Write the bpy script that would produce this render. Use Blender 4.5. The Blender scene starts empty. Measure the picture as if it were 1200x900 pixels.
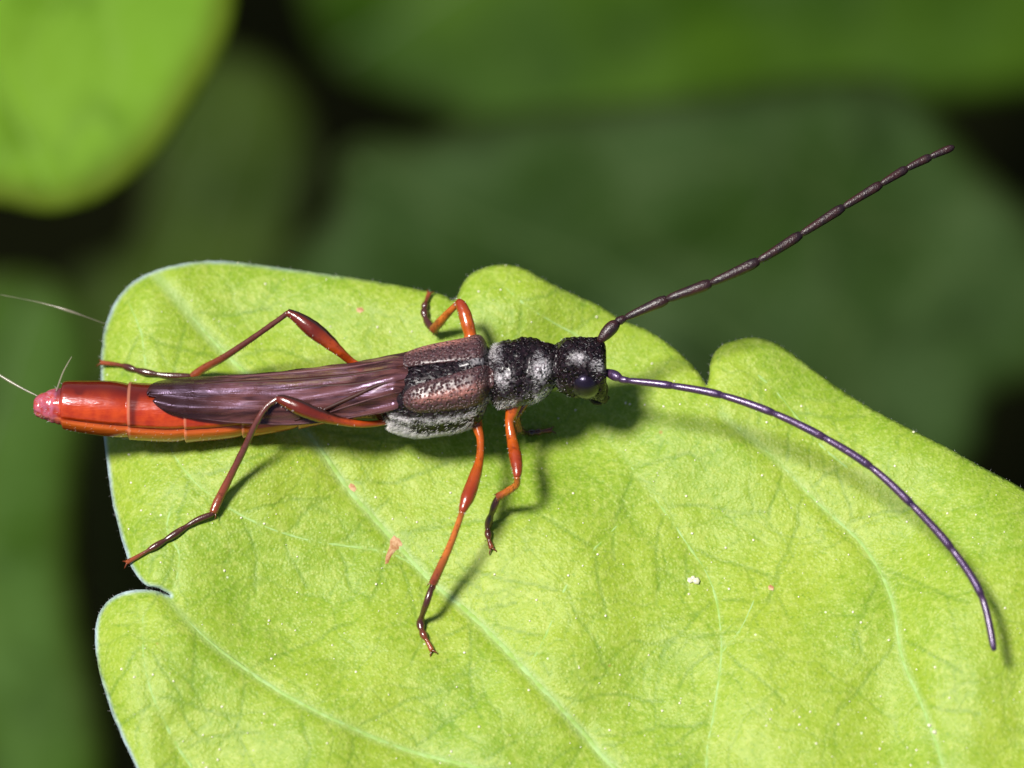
import bpy, bmesh, math, random
import numpy as np
from mathutils import Vector, Matrix, noise
from mathutils.geometry import delaunay_2d_cdt
random.seed(7); rng = np.random.default_rng(7)
S = bpy.context.scene
C = S.collection
# ------------------------------------------------------------------ units: 1 unit = 1 mm
S.unit_settings.system = 'METRIC'; S.unit_settings.scale_length = 0.001
# ------------------------------------------------------------------ camera
TILT = math.radians(25); DIST = 110.0; LENS = 165.0; U = 0.02      # U: millimetres per photograph pixel at the focus distance
cd = bpy.data.cameras.new('camera'); cam = bpy.data.objects.new('camera', cd); C.objects.link(cam)
AIM = Vector((0, 0, 0.6))
cam.location = AIM + DIST * Vector((0, -math.sin(TILT), math.cos(TILT)))
cam.rotation_euler = (TILT, 0, 0)
cd.sensor_width = 36; cd.lens = LENS; cd.clip_start = 1; cd.clip_end = 5000
cd.dof.use_dof = True; cd.dof.focus_distance = DIST - 1.0
cd.dof.aperture_fstop = LENS * 1e-3 / 2.5                          # 2.5 mm wide entrance pupil
cd.dof.aperture_blades = 0
S.camera = cam
# ------------------------------------------------------------------ sky and sun
SUNV = Vector((-0.42, 0.0, 1.0)).normalized()
w = bpy.data.worlds.new('World'); S.world = w; w.use_nodes = True
nt = w.node_tree; sky = nt.nodes.new('ShaderNodeTexSky'); sky.sky_type = 'NISHITA'; sky.sun_disc = False
sky.sun_elevation = math.asin(SUNV.z); sky.sun_rotation = math.atan2(SUNV.x, SUNV.y)
nt.links.new(sky.outputs[0], nt.nodes['Background'].inputs[0]); nt.nodes['Background'].inputs[1].default_value = 0.05
sd = bpy.data.lights.new('sun', 'SUN'); sd.energy = 5.0; sd.angle = math.radians(12); sd.color = (1, 0.965, 0.90)
sun = bpy.data.objects.new('sun', sd); C.objects.link(sun); sun.location = SUNV * 300
sun.rotation_euler = SUNV.to_track_quat('Z', 'Y').to_euler()
S.view_settings.view_transform = 'Standard'; S.view_settings.look = 'None'
S.view_settings.exposure = 0.36; S.view_settings.gamma = 1
S.render.engine = 'CYCLES'

# ------------------------------------------------------------------ placing helpers
CAMP = cam.location.copy()
RX = Vector((1, 0, 0)); RU = Vector((0, math.cos(TILT), math.sin(TILT))); RF = Vector((0, math.sin(TILT), -math.cos(TILT)))
def ray(px, py):
    return RX * ((px - 600) * U / DIST) + RU * ((450 - py) * U / DIST) + RF
def P(px, py, z):
    d = ray(px, py); return CAMP + d * ((z - CAMP.z) / d.z)
def on_plane(px, py, p0, n):
    d = ray(px, py); return CAMP + d * ((p0 - CAMP).dot(n) / d.dot(n))

# ------------------------------------------------------------------ objects helpers
def tag(o, label=None, cat=None, group=None, kind=None):
    if label: o['label'] = label
    if cat: o['category'] = cat
    if group: o['group'] = group
    if kind: o['kind'] = kind
    return o
def empty(name, loc):
    o = bpy.data.objects.new(name, None); C.objects.link(o); o.location = loc; o.empty_display_size = 0.5; return o
def mesh_obj(name, verts, faces, mats, parent=None, smooth=True, origin=None, attrs=None, fmat=None):
    me = bpy.data.meshes.new(name)
    o = bpy.data.objects.new(name, me); C.objects.link(o)
    org = Vector(origin) if origin is not None else Vector((0, 0, 0))
    me.from_pydata([tuple(Vector(v) - org) for v in verts], [], faces)
    for m in (mats if isinstance(mats, (list, tuple)) else [mats]): me.materials.append(m)
    if smooth: me.polygons.foreach_set('use_smooth', [True] * len(me.polygons))
    if fmat: me.polygons.foreach_set('material_index', fmat)
    for k, a in (attrs or {}).items():
        at = me.attributes.new(k, 'FLOAT', 'POINT'); at.data.foreach_set('value', np.asarray(a, dtype=np.float32))
    me.validate(); me.update()
    o.location = org
    if parent:
        o.parent = parent
        wl = parent_world(parent); o.location = org - wl
    return o
def parent_world(p):
    v = p.location.copy()
    while p.parent: p = p.parent; v += p.location
    return v
def cr(pts, n):
    """Catmull-Rom resample of tuples, n samples per span"""
    a = np.array(pts, float); out = []
    for i in range(len(a) - 1):
        p0 = a[max(i-1, 0)]; p1 = a[i]; p2 = a[i+1]; p3 = a[min(i+2, len(a)-1)]
        for k in range(n):
            t = k / n
            out.append(0.5 * (2*p1 + (p2-p0)*t + (2*p0-5*p1+4*p2-p3)*t*t + (3*p1-p0-3*p2+p3)*t**3))
    out.append(a[-1]); return np.array(out)
def tube(pts, rad, sides=12, flat=1.0, cap=True):
    """pts: list of Vector, rad: list; returns verts, faces, t"""
    V = []; F = []; T = []
    n = len(pts); up = Vector((0, 0, 1))
    L = [0]
    for i in range(1, n): L.append(L[-1] + (pts[i] - pts[i-1]).length)
    for i in range(n):
        d = (pts[min(i+1, n-1)] - pts[max(i-1, 0)]).normalized()
        s = d.cross(up)
        if s.length < 1e-4: s = Vector((1, 0, 0))
        s.normalize(); q = s.cross(d).normalized()
        for k in range(sides):
            a = 2*math.pi*k/sides
            V.append(pts[i] + s*math.cos(a)*rad[i] + q*math.sin(a)*rad[i]*flat); T.append(L[i]/max(L[-1], 1e-6))
    for i in range(n-1):
        for k in range(sides):
            a = i*sides+k; b = i*sides+(k+1) % sides
            F.append((a, b, b+sides, a+sides))
    if cap:
        for i, sg in ((0, -1), (n-1, 1)):
            d = (pts[min(i+1, n-1)] - pts[max(i-1, 0)]).normalized()
            V.append(pts[i] + d*sg*rad[i]*0.5); T.append(i/(n-1)); c = len(V)-1
            for k in range(sides):
                a = i*sides+k; b = i*sides+(k+1) % sides
                F.append((a, b, c) if sg > 0 else (b, a, c))
    return V, F, T
def ptube(pts, n=8, sides=12, flat=1.0, wob=0.0, thin=1.0):
    """pts (px, py, z, radius_px) -> tube"""
    a = cr(pts, n)
    V = [P(x, y, z) for x, y, z, r in a]; R = [max(r, 0.3)*U*thin*(1+wob*noise.noise(Vector((x*.15, y*.15, z)))) for x, y, z, r in a]
    return tube(V, R, sides, flat)

# ------------------------------------------------------------------ node helpers
def material(name):
    m = bpy.data.materials.new(name); m.use_nodes = True; t = m.node_tree
    return m, t, t.nodes['Principled BSDF']
def N(t, typ, **k):
    n = t.nodes.new(typ)
    for a, b in k.items(): setattr(n, a, b)
    return n
def ln(t, a, b): t.links.new(a, b)
def coords(t, scale=(1, 1, 1)):
    tc = N(t, 'ShaderNodeTexCoord'); mp = N(t, 'ShaderNodeMapping'); mp.inputs['Scale'].default_value = scale
    ln(t, tc.outputs['Object'], mp.inputs[0]); return mp.outputs[0]
def nz(t, vec, scale, detail=3, rough=0.55, dist=0):
    n = N(t, 'ShaderNodeTexNoise'); n.inputs['Scale'].default_value = scale; n.inputs['Detail'].default_value = detail
    n.inputs['Roughness'].default_value = rough; n.inputs['Distortion'].default_value = dist
    ln(t, vec, n.inputs['Vector']); return n.outputs['Fac']
def vor(t, vec, scale, feature='F1', rnd=1):
    n = N(t, 'ShaderNodeTexVoronoi', feature=feature); n.inputs['Scale'].default_value = scale
    n.inputs['Randomness'].default_value = rnd
    ln(t, vec, n.inputs['Vector']); return n.outputs['Distance']
def rmp(t, v, a, b, c=0.0, d=1.0, smooth=True):
    n = N(t, 'ShaderNodeMapRange'); n.interpolation_type = 'SMOOTHSTEP' if smooth else 'LINEAR'
    for i, x in zip((1, 2, 3, 4), (a, b, c, d)): n.inputs[i].default_value = x
    ln(t, v, n.inputs[0]); return n.outputs[0]
def mix(t, f, a, b, mode='MIX'):
    n = N(t, 'ShaderNodeMix', data_type='RGBA', blend_type=mode)
    if isinstance(f, (int, float)): n.inputs[0].default_value = f
    else: ln(t, f, n.inputs[0])
    for i, x in ((6, a), (7, b)):
        if isinstance(x, tuple): n.inputs[i].default_value = (*x, 1)
        else: ln(t, x, n.inputs[i])
    return n.outputs[2]
def mth(t, op, a, b=0.0, clamp=False):
    n = N(t, 'ShaderNodeMath', operation=op, use_clamp=clamp)
    for i, x in ((0, a), (1, b)):
        if isinstance(x, (int, float)): n.inputs[i].default_value = x
        else: ln(t, x, n.inputs[i])
    return n.outputs[0]
def bump(t, h, strength, dist=0.02, prev=None):
    n = N(t, 'ShaderNodeBump'); n.inputs['Strength'].default_value = strength; n.inputs['Distance'].default_value = dist
    ln(t, h, n.inputs['Height'])
    if prev is not None: ln(t, prev, n.inputs['Normal'])
    return n.outputs[0]
def attr(t, name):
    n = N(t, 'ShaderNodeAttribute', attribute_name=name); return n.outputs['Fac']
def warp(t, vec, scale, amt):
    n = N(t, 'ShaderNodeTexNoise'); n.inputs['Scale'].default_value = scale; n.inputs['Detail'].default_value = 2
    ln(t, vec, n.inputs['Vector'])
    v = N(t, 'ShaderNodeVectorMath', operation='MULTIPLY_ADD')
    ln(t, n.outputs['Color'], v.inputs[0]); v.inputs[1].default_value = (amt,)*3; ln(t, vec, v.inputs[2]); return v.outputs[0]

def plain(name, col, rough=0.5, spec=0.5, var=0.25, nscale=8, bmp=0.0, bscale=40, coat=0.0, col2=None):
    m, t, b = material(name); v = coords(t)
    f = nz(t, v, nscale)
    c = mix(t, rmp(t, f, 0.3, 0.7), col, col2 if col2 else tuple(x*(1-var) for x in col))
    ln(t, c, b.inputs['Base Color']); b.inputs['Roughness'].default_value = rough
    b.inputs['Specular IOR Level'].default_value = spec; b.inputs['Coat Weight'].default_value = coat
    b.inputs['Coat Roughness'].default_value = 0.15
    if bmp: ln(t, bump(t, nz(t, v, bscale, 2), bmp, 0.02), b.inputs['Normal'])
    return m

# ================================================================== MATERIALS
def leaf_material():
    m, t, b = material('fresh_leaf'); v = coords(t)
    big = nz(t, v, 0.22, 3); mid = nz(t, v, 1.6, 4, 0.6); fin = nz(t, v, 10, 5, 0.7)
    c = mix(t, rmp(t, big, 0.32, 0.68), (0.235, 0.385, 0.022), (0.340, 0.460, 0.034))
    c = mix(t, rmp(t, mid, 0.40, 0.66, 0, 0.32), c, (0.42, 0.54, 0.065))
    c = mix(t, rmp(t, fin, 0.50, 0.72, 0, 0.55), c, (0.52, 0.62, 0.14))
    c = mix(t, rmp(t, fin, 0.50, 0.28, 0, 0.65), c, (0.15, 0.31, 0.020))
    c = mix(t, rmp(t, nz(t, v, 4.2, 3, 0.6), 0.52, 0.68, 0, 0.42), c, (0.52, 0.60, 0.13))
    wv = warp(t, v, 0.9, 0.9)
    net = vor(t, wv, 0.42, 'DISTANCE_TO_EDGE')
    c = mix(t, rmp(t, net, 0.022, 0.0, 0, 0.26), c, (0.13, 0.26, 0.03))
    net2 = vor(t, warp(t, v, 2.5, 0.25), 1.9, 'DISTANCE_TO_EDGE')
    c = mix(t, rmp(t, net2, 0.07, 0.0, 0, 0.22), c, (0.50, 0.62, 0.16))
    cell = vor(t, v, 11)
    c = mix(t, rmp(t, cell, 0.55, 0.1, 0, 0.20), c, (0.60, 0.66, 0.22))
    c = mix(t, mth(t, 'MULTIPLY', rmp(t, attr(t, 'vein'), 0.1, 1.0, 0, 0.50), rmp(t, fin, 0.25, 0.55, 0.5, 1)), c, (0.40, 0.55, 0.23))
    sp = vor(t, v, 1.25)
    c = mix(t, mth(t, 'MULTIPLY', rmp(t, sp, 0.045, 0.025, 0, 0.8), rmp(t, mid, 0.45, 0.5)), c, (0.8, 0.85, 0.6))
    sp2 = vor(t, v, 0.55)
    c = mix(t, rmp(t, sp2, 0.035, 0.012, 0, 0.7), c, (0.42, 0.25, 0.05))
    c = mix(t, rmp(t, attr(t, 'veinlet'), 0.1, 0.9, 0, 0.45), c, (0.13, 0.26, 0.025))
    c = mix(t, rmp(t, attr(t, 'lens_fringe'), 0.0, 1.0, 0, 0.9), c, (0.66, 0.82, 0.95))  # bluish lens fringe painted as colour along the leaf edge
    ln(t, c, b.inputs['Base Color'])
    b.inputs['Roughness'].default_value = 0.42; b.inputs['Specular IOR Level'].default_value = 0.35
    n1 = bump(t, mid, 0.12, 0.10)
    n2 = bump(t, rmp(t, cell, 0.0, 0.6, 1, 0), 0.40, 0.022, n1)
    n3 = bump(t, fin, 0.45, 0.035, n2)
    n4 = bump(t, rmp(t, net, 0.0, 0.04), 0.18, 0.03, n3)
    ln(t, n4, b.inputs['Normal'])
    tr = N(t, 'ShaderNodeBsdfTranslucent'); ln(t, mix(t, 1.0, c, (0.9, 1.0, 0.35), 'MULTIPLY'), tr.inputs[0]); ln(t, n3, tr.inputs['Normal'])
    ms = N(t, 'ShaderNodeMixShader'); ms.inputs[0].default_value = 0.28
    ln(t, b.outputs[0], ms.inputs[1]); ln(t, tr.outputs[0], ms.inputs[2]); ln(t, ms.outputs[0], t.nodes['Material Output'].inputs[0])
    return m
def back_leaf_material(name, c1, c2, vein, scale=0.12):
    m, t, b = material(name); v = coords(t)
    c = mix(t, rmp(t, nz(t, v, scale, 3), 0.3, 0.7), c1, c2)
    c = mix(t, rmp(t, nz(t, v, 1.4, 3), 0.5, 0.75, 0, 0.4), c, vein)
    c = mix(t, rmp(t, vor(t, warp(t, v, 0.4, 2), 0.16, 'DISTANCE_TO_EDGE'), 0.03, 0.0, 0, 0.5), c, vein)
    c = mix(t, rmp(t, vor(t, warp(t, v, .3, 3), 0.075), 0.30, 0.05, 0, 0.45), c, vein)
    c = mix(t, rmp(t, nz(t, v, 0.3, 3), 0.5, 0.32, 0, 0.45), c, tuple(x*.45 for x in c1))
    c = mix(t, rmp(t, attr(t, 'margin'), 0.0, 1.0, 0, 0.8), c, (c1[0]*.62, c1[1]*.38, c1[2]*.3))  # shade of the curling edge painted into the blade colour
    ln(t, c, b.inputs['Base Color']); b.inputs['Roughness'].default_value = 0.6; b.inputs['Specular IOR Level'].default_value = 0.06
    ln(t, bump(t, nz(t, v, 2.0, 3), 0.4, 0.2), b.inputs['Normal'])
    tr = N(t, 'ShaderNodeBsdfTranslucent'); ln(t, c, tr.inputs[0])
    ms = N(t, 'ShaderNodeMixShader'); ms.inputs[0].default_value = 0.2
    ln(t, b.outputs[0], ms.inputs[1]); ln(t, tr.outputs[0], ms.inputs[2]); ln(t, ms.outputs[0], t.nodes['Material Output'].inputs[0])
    return m
def body_material():
    m, t, b = material('beetle_cuticle'); v = coords(t)
    n1 = nz(t, v, 3.0, 3); n2 = nz(t, v, 14, 3)
    red = mix(t, rmp(t, n1, 0.3, 0.7), (0.36, 0.028, 0.004), (0.52, 0.060, 0.006))
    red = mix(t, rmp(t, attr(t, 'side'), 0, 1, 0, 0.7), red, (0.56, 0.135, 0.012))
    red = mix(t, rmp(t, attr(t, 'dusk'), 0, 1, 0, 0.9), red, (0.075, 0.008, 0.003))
    red = mix(t, rmp(t, attr(t, 'tail'), 0, 1, 0, 0.7), red, (0.46, 0.17, 0.26))  # pinkish-violet highlight on the tail painted into the colour
    red = mix(t, rmp(t, attr(t, 'joint'), 0.3, 1, 0, 0.45), red, (0.75, 0.32, 0.16))
    blk = mix(t, rmp(t, n2, 0.35, 0.65), (0.003, 0.002, 0.003), (0.018, 0.009, 0.012))
    pale = mix(t, rmp(t, nz(t, v, 20, 3, 0.7), 0.36, 0.56), (0.16, 0.10, 0.13), (0.92, 0.87, 0.90))
    blk = mix(t, mth(t, 'MULTIPLY', attr(t, 'pale'), rmp(t, nz(t, v, 6, 5, 0.75), 0.42, 0.54, 0.0, 1)), blk, pale)
    c = mix(t, attr(t, 'dark'), red, blk)
    ln(t, c, b.inputs['Base Color'])
    ln(t, rmp(t, attr(t, 'dark'), 0, 1, 0.20, 0.26), b.inputs['Roughness'])
    ln(t, rmp(t, attr(t, 'dark'), 0, 1, 0.6, 0.32), b.inputs['Specular IOR Level']); ln(t, rmp(t, attr(t, 'dark'), 0, 1, 0.5, 0.0), b.inputs['Coat Weight'])
    b.inputs['Coat Roughness'].default_value = 0.12; b.inputs['Coat Tint'].default_value = (0.9, 0.75, 1, 1)
    pit = vor(t, v, 11)
    h = mth(t, 'MULTIPLY', rmp(t, pit, 0.0, 0.55, 0, 1), attr(t, 'dark'))
    nb = bump(t, h, 1.0, 0.06)
    wr = nz(t, coords(t, (1, 5, 5)), 2.2, 3)
    nb = bump(t, wr, 0.25, 0.05, nb)
    ln(t, nb, b.inputs['Normal'])
    return m
def wing_material():
    m, t, b = material('wing_membrane'); v = coords(t)
    st = nz(t, coords(t, (0.35, 5, 2)), 2.2, 4, 0.6, 0.4)
    c = mix(t, rmp(t, st, 0.35, 0.65), (0.028, 0.010, 0.008), (0.155, 0.058, 0.052))
    c = mix(t, rmp(t, nz(t, coords(t, (.5, 2, 1)), 1.2, 3), 0.5, 0.72, 0, 0.6), c, (0.20, 0.085, 0.10))
    c = mix(t, rmp(t, attr(t, 'tip'), 0.0, 1.0, 0, 0.85), c, (0.022, 0.009, 0.008))
    ln(t, c, b.inputs['Base Color'])
    b.inputs['Roughness'].default_value = 0.33; b.inputs['Specular IOR Level'].default_value = 0.55; b.inputs['Specular Tint'].default_value = (0.75, 0.55, 0.9, 1)
    b.inputs['Coat Weight'].default_value = 0.12; b.inputs['Coat Roughness'].default_value = 0.15
    ln(t, rmp(t, st, 0.3, 0.7, 0.96, 0.55), b.inputs['Alpha']); ln(t, rmp(t, nz(t, v, 2.5, 3), 0.35, 0.65, 0.22, 0.5), b.inputs['Roughness'])
    nb = bump(t, nz(t, coords(t, (0.5, 4, 2)), 1.6, 3), 0.4, 0.07); nb = bump(t, nz(t, v, 22, 2), 0.3, 0.01, nb)
    ln(t, nb, b.inputs['Normal'])
    return m
def elytron_material():
    m, t, b = material('elytron_shell'); v = coords(t)
    n2 = nz(t, v, 16, 3, 0.7)
    c = mix(t, rmp(t, attr(t, 'ridge'), 0, 1), (0.075, 0.030, 0.030), (0.34, 0.135, 0.11))
    c = mix(t, rmp(t, n2, 0.42, 0.64, 0, 0.7), c, (0.030, 0.016, 0.022))
    c = mix(t, rmp(t, nz(t, v, 24, 2), 0.62, 0.72, 0, 0.65), c, (0.42, 0.32, 0.36))
    ln(t, c, b.inputs['Base Color']); b.inputs['Roughness'].default_value = 0.36; b.inputs['Specular IOR Level'].default_value = 0.6
    ln(t, bump(t, rmp(t, vor(t, v, 14), 0, 0.55), 1.0, 0.05), b.inputs['Normal'])
    return m
def leg_material(name, base, knee, k0, k1, dark_top=False):
    m, t, b = material(name); v = coords(t)
    c = mix(t, rmp(t, nz(t, v, 4, 3), 0.3, 0.7), base, tuple(x*0.72 for x in base))
    c = mix(t, rmp(t, attr(t, 'along'), k0, k1), c, knee)
    c = mix(t, rmp(t, nz(t, v, 7, 4, 0.7), 0.52, 0.72, 0, 0.6), c, tuple(x*.3 for x in knee))
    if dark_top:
        c = mix(t, mth(t, 'MULTIPLY', rmp(t, attr(t, 'upper_side'), 0.0, 0.45), rmp(t, attr(t, 'along'), 0.3, 0.5)), c, (0.03, 0.010, 0.006))  # hind femora are dark brown on the upper, far-facing side
    ln(t, c, b.inputs['Base Color']); b.inputs['Roughness'].default_value = 0.24; b.inputs['Specular IOR Level'].default_value = 0.7
    b.inputs['Coat Weight'].default_value = 0.4; b.inputs['Coat Roughness'].default_value = 0.15
    b.inputs['Subsurface Weight'].default_value = 0.0
    ln(t, bump(t, nz(t, v, 18, 3), 0.35, 0.02), b.inputs['Normal'])
    return m

M_leaf = leaf_material()
M_vein = plain('leaf_vein', (0.32, 0.46, 0.17), 0.65, 0.15, 0.35, 5, 0.9, 8, 0, (0.25, 0.39, 0.075))
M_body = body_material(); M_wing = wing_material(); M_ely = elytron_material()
M_wvein = plain('wing_vein', (0.045, 0.012, 0.008), 0.5, 0.2, 0.4, 3)
M_wveinp = plain('wing_edge_vein', (0.15, 0.065, 0.075), 0.45, 0.3, 0.4, 3)
OR = (0.48, 0.090, 0.008)
M_femur = leg_material('orange_leg', OR, (0.27, 0.032, 0.006), 0.45, 0.85)
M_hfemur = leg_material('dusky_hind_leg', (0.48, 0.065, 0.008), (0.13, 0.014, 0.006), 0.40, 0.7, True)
M_tibia = leg_material('amber_tibia', (0.50, 0.13, 0.018), (0.20, 0.035, 0.012), 0.5, 1.0)
M_htibia = leg_material('brown_tibia', (0.13, 0.036, 0.028), (0.22, 0.045, 0.015), 0.4, 1.0)
M_tarsus = leg_material('brown_tarsus', (0.065, 0.018, 0.012), (0.26, 0.055, 0.015), 0.6, 1.0)
M_ant = plain('antenna_cuticle', (0.034, 0.018, 0.048), 0.32, 1.0, 0.5, 5, 0.6, 28, 0.4, (0.060, 0.028, 0.050))
for q_ in ('Specular Tint', 'Coat Tint'): M_ant.node_tree.nodes['Principled BSDF'].inputs[q_].default_value = (0.80, 0.68, 1, 1)
M_antr = plain('reddish_antenna_cuticle', (0.016, 0.007, 0.010), 0.36, 0.6, 0.5, 3, 1.0, 26, 0.1, (0.040, 0.010, 0.009))
M_eye = plain('beetle_eye', (0.010, 0.006, 0.012), 0.30, 0.5, 0.3, 4, 0.25, 30, 0.3)
M_eye.node_tree.nodes['Principled BSDF'].inputs['Specular Tint'].default_value = (.7, .6, 1, 1)
M_hair = plain('silver_hair', (0.95, 0.92, 0.93), 0.35, 0.8, 0.15, 5)
ht = M_hair.node_tree; tr_ = N(ht, 'ShaderNodeBsdfTranslucent'); tr_.inputs[0].default_value = (.95, .92, .93, 1); mx_ = N(ht, 'ShaderNodeMixShader'); mx_.inputs[0].default_value = 0.45
ln(ht, ht.nodes['Principled BSDF'].outputs[0], mx_.inputs[1]); ln(ht, tr_.outputs[0], mx_.inputs[2]); ln(ht, mx_.outputs[0], ht.nodes['Material Output'].inputs[0])
M_mouth = plain('mouthpart_cuticle', (0.016, 0.008, 0.008), 0.5, 0.3, 0.4, 8, 0.6, 25)
M_silk = plain('silk', (0.50, 0.42, 0.33), 0.2, 0.8, 0.5, 2); M_silk.node_tree.nodes['Principled BSDF'].inputs['Alpha'].default_value = 0.35
M_speck = plain('pale_speck', (0.66, 0.64, 0.44), 0.25, 0.7, 0.2, 5)
M_brown = plain('brown_blemish', (0.30, 0.12, 0.035), 0.6, 0.3, 0.4, 6, 0.5, 20, 0, (0.55, 0.36, 0.20))

# ================================================================== THE MAIN LEAF
OUT = [(118,440),(119,410),(124,380),(136,352),(156,330),(184,316),(220,308),(262,306),(310,311),(360,318),(410,325),(460,333),(500,341),(520,346),(529,352),
       (535,349),(541,335),(552,321),(570,313),(592,310),(615,315),(640,329),(668,343),(698,356),(728,374),(760,388),(786,405),(808,424),(822,441),(828,452),
       (831,441),(834,420),(846,405),(866,398),(890,396),(912,404),(936,420),(966,443),(1000,466),(1040,489),(1080,509),(1120,530),(1160,552),(1205,576),(1300,640),
       (1420,740),(1500,880),(1490,1020),(1400,1160),(1240,1290),(1040,1350),(820,1330),(600,1270),(420,1180),(280,1080),(195,970),
       (162,905),(142,862),(124,815),(113,772),(111,742),(117,716),(132,700),(152,692),(172,691),(186,693),(200,698),(186,689.5),(170,685),(156,668),(146,645),(137,612),(128,565),(122,515),(118,470)]
VEINS = [('midrib', 1.0, [(183,322),(215,360),(245,395),(285,435),(330,475),(370,520),(410,575),(455,625),(505,680),(560,728),(620,790),(680,855),(725,905),(850,1020),(1000,1140),(1150,1250)]),
         ('side_vein', .75, [(196,700),(230,738),(270,772),(330,812),(400,848),(480,880),(580,905),(700,940),(800,980)]),
         ('side_vein', .45, [(168,716),(170,780),(190,840),(226,900),(300,980)]),
         ('side_vein', .40, [(196,500),(203,530),(235,570),(290,607),(360,632),(455,648),(500,676)]),
         ('side_vein', .40, [(205,585),(196,620),(210,650),(204,690)]),
         ('side_vein', .70, [(845,486),(905,535),(960,590),(1012,640),(1045,700),(1058,770),(1085,835),(1108,905),(1130,1000),(1140,1150)]),
         ('side_vein', .40, [(700,500),(750,560),(800,630),(836,690),(846,760),(838,830),(828,900),(840,1000)]),
         ('side_vein', .28, [(740,600),(690,650),(662,690),(640,745),(618,785)]),
         ('side_vein', .35, [(150,352),(166,390),(172,440)]),
         ('side_vein', .35, [(575,322),(620,360),(690,400)]),
         ('side_vein', .30, [(850,415),(900,450),(960,520),(1010,560)]),
         ('side_vein', .26, [(885,700),(870,735),(846,765)])]
def seg_dist(pts, poly, closed):
    poly = np.array(poly, float); a = poly if closed else poly[:-1]; b = np.roll(poly, -1, 0) if closed else poly[1:]
    best = np.full(len(pts), 1e9)
    for p, q in zip(a, b):
        d = q-p; l = (d**2).sum()
        if l < 1e-9: continue
        tt = np.clip(((pts-p)@d)/l, 0, 1)
        best = np.minimum(best, np.hypot(*(pts - (p+tt[:, None]*d)).T))
    return best
def inside(pts, poly):
    poly = np.array(poly); x, y = pts.T; res = np.zeros(len(pts), bool)
    for (x1, y1), (x2, y2) in zip(poly, np.roll(poly, -1, 0)):
        c = ((y1 > y) != (y2 > y)); xi = (x2-x1)*(y-y1)/((y2-y1) if y2 != y1 else 1e-9)+x1
        res ^= c & (x < xi)
    return res
OUTS = cr(OUT + [OUT[0]], 5)[:-1]
OUTS = OUTS + np.array([[0.7*noise.noise(Vector((x*.12, y*.12, 3)))+1.0*noise.noise(Vector((x*.04, y*.04, 5))), 0.9*noise.noise(Vector((x*.11, y*.11, 9)))] for x, y in OUTS])
VS = [(n, s, cr(p, 6)) for n, s, p in VEINS]
VL = []                                                              # fine branching veinlets, sunk into the blade
def veinlet(x, y, an, ln_, lvl):
    p = [(x, y)]; a0 = an
    for _ in range(int(ln_/14)):
        an += random.gauss(0, .16)+(a0-an)*.25; x += 14*math.cos(an); y += 14*math.sin(an); p.append((x, y))
        if lvl < 2 and random.random() < .22: veinlet(x, y, an+random.choice((-1, 1))*random.uniform(.7, 1.1), ln_*random.uniform(.35, .6), lvl+1)
    if len(p) > 2: VL.append((1.0-.3*lvl, cr(p, 3)))
for n_, s_, p_ in VS:
    acc = random.uniform(0, 30)
    for q0, q1 in zip(p_[:-1], p_[1:]):
        d_ = q1-q0; acc += math.hypot(*d_)
        if acc > 62:
            acc = random.uniform(-12, 12)
            if q1[1] < 930 and q1[0] < 1230:
                for sg_ in (-1, 1):
                    if random.random() < .72: veinlet(q1[0], q1[1], math.atan2(d_[1], d_[0])+sg_*random.uniform(.75, 1.15), random.uniform(60, 150), 0)
def base_h(px, py):
    h = 0.35*math.sin((px-150)/260.0)*math.cos(py/300.0) + 0.22*noise.noise(Vector((px/150, py/150, 1.7)))*2 + 0.03*noise.noise(Vector((px/45, py/45, 4.1)))*2
    h += 0.006*noise.noise(Vector((px/12, py/12, 2)))*2
    # lobe beside the right-hand crease bulges upward, the crease itself sinks
    h += 0.55*math.exp(-((px-1150)/90)**2 - ((py-720)/190)**2) - 0.25*math.exp(-((px-1050)/40)**2 - ((py-780)/150)**2)
    h += 0.25*math.exp(-((px-620)/70)**2-((py-350)/45)**2)
    h -= 0.45*math.exp(-((px-680)/90)**2-((py-520)/70)**2)
    h += 0.28*math.exp(-((px-230)/130)**2-((py-520)/70)**2)
    h -= 0.5*math.exp(-((px-110)/45)**2)*(1 if py < 690 else .7)
    return h
def heights(pts):
    h = np.array([base_h(x, y) for x, y in pts])
    vm = np.zeros(len(pts))
    for n, s, p in VS:
        wd = 4.2+3.5*s; d = seg_dist(pts, p, False); h -= s*0.09*np.exp(-(d/(wd*1.6))**2); vm = np.maximum(vm, s*np.exp(-(d/wd)**2))
    vl = np.zeros(len(pts))
    if len(pts) > 500:
        for s, p in VL:
            lo, hi = p.min(0)-14, p.max(0)+14; k = np.where((pts >= lo).all(1) & (pts <= hi).all(1))[0]
            if len(k): g = s*np.exp(-(seg_dist(pts[k], p, False)/2.3)**2); vl[k] = np.maximum(vl[k], g)
        vl *= (1-np.clip(vm*1.6, 0, 1)); h -= 0.018*vl
    heights.vl = vl
    e = seg_dist(pts, OUTS, True); h -= 0.22*np.exp(-e/14)
    return h, vm, e
def Hs(px, py): return float(heights(np.array([[px, py]], float))[0][0])
def G(px, py, lift=0.0): return Hs(px, py)+lift
step = 3.7
gx, gy = np.meshgrid(np.arange(100, 1510, step), np.arange(296, 1360, step)); gx = gx + (np.arange(gx.shape[0]) % 2)[:, None]*step/2
pts = np.stack([gx.ravel(), gy.ravel()], 1); pts = pts[inside(pts, OUTS)]
far = (pts[:, 1] > 930) | (pts[:, 0] > 1230); keep = ~far | ((np.round(pts[:, 0]/step*2).astype(int) % 4 == 0))
pts = pts[keep]; pts = pts[seg_dist(pts, OUTS, True) > 2.6]
ns = len(OUTS); allp = np.vstack([OUTS, pts])
co, _, fc, ov, _, _ = delaunay_2d_cdt([Vector((x, -y)) for x, y in allp], [], [list(range(ns))[::-1]], 1, 1e-5)
P2 = np.array([(v.x, -v.y) for v in co])
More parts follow.
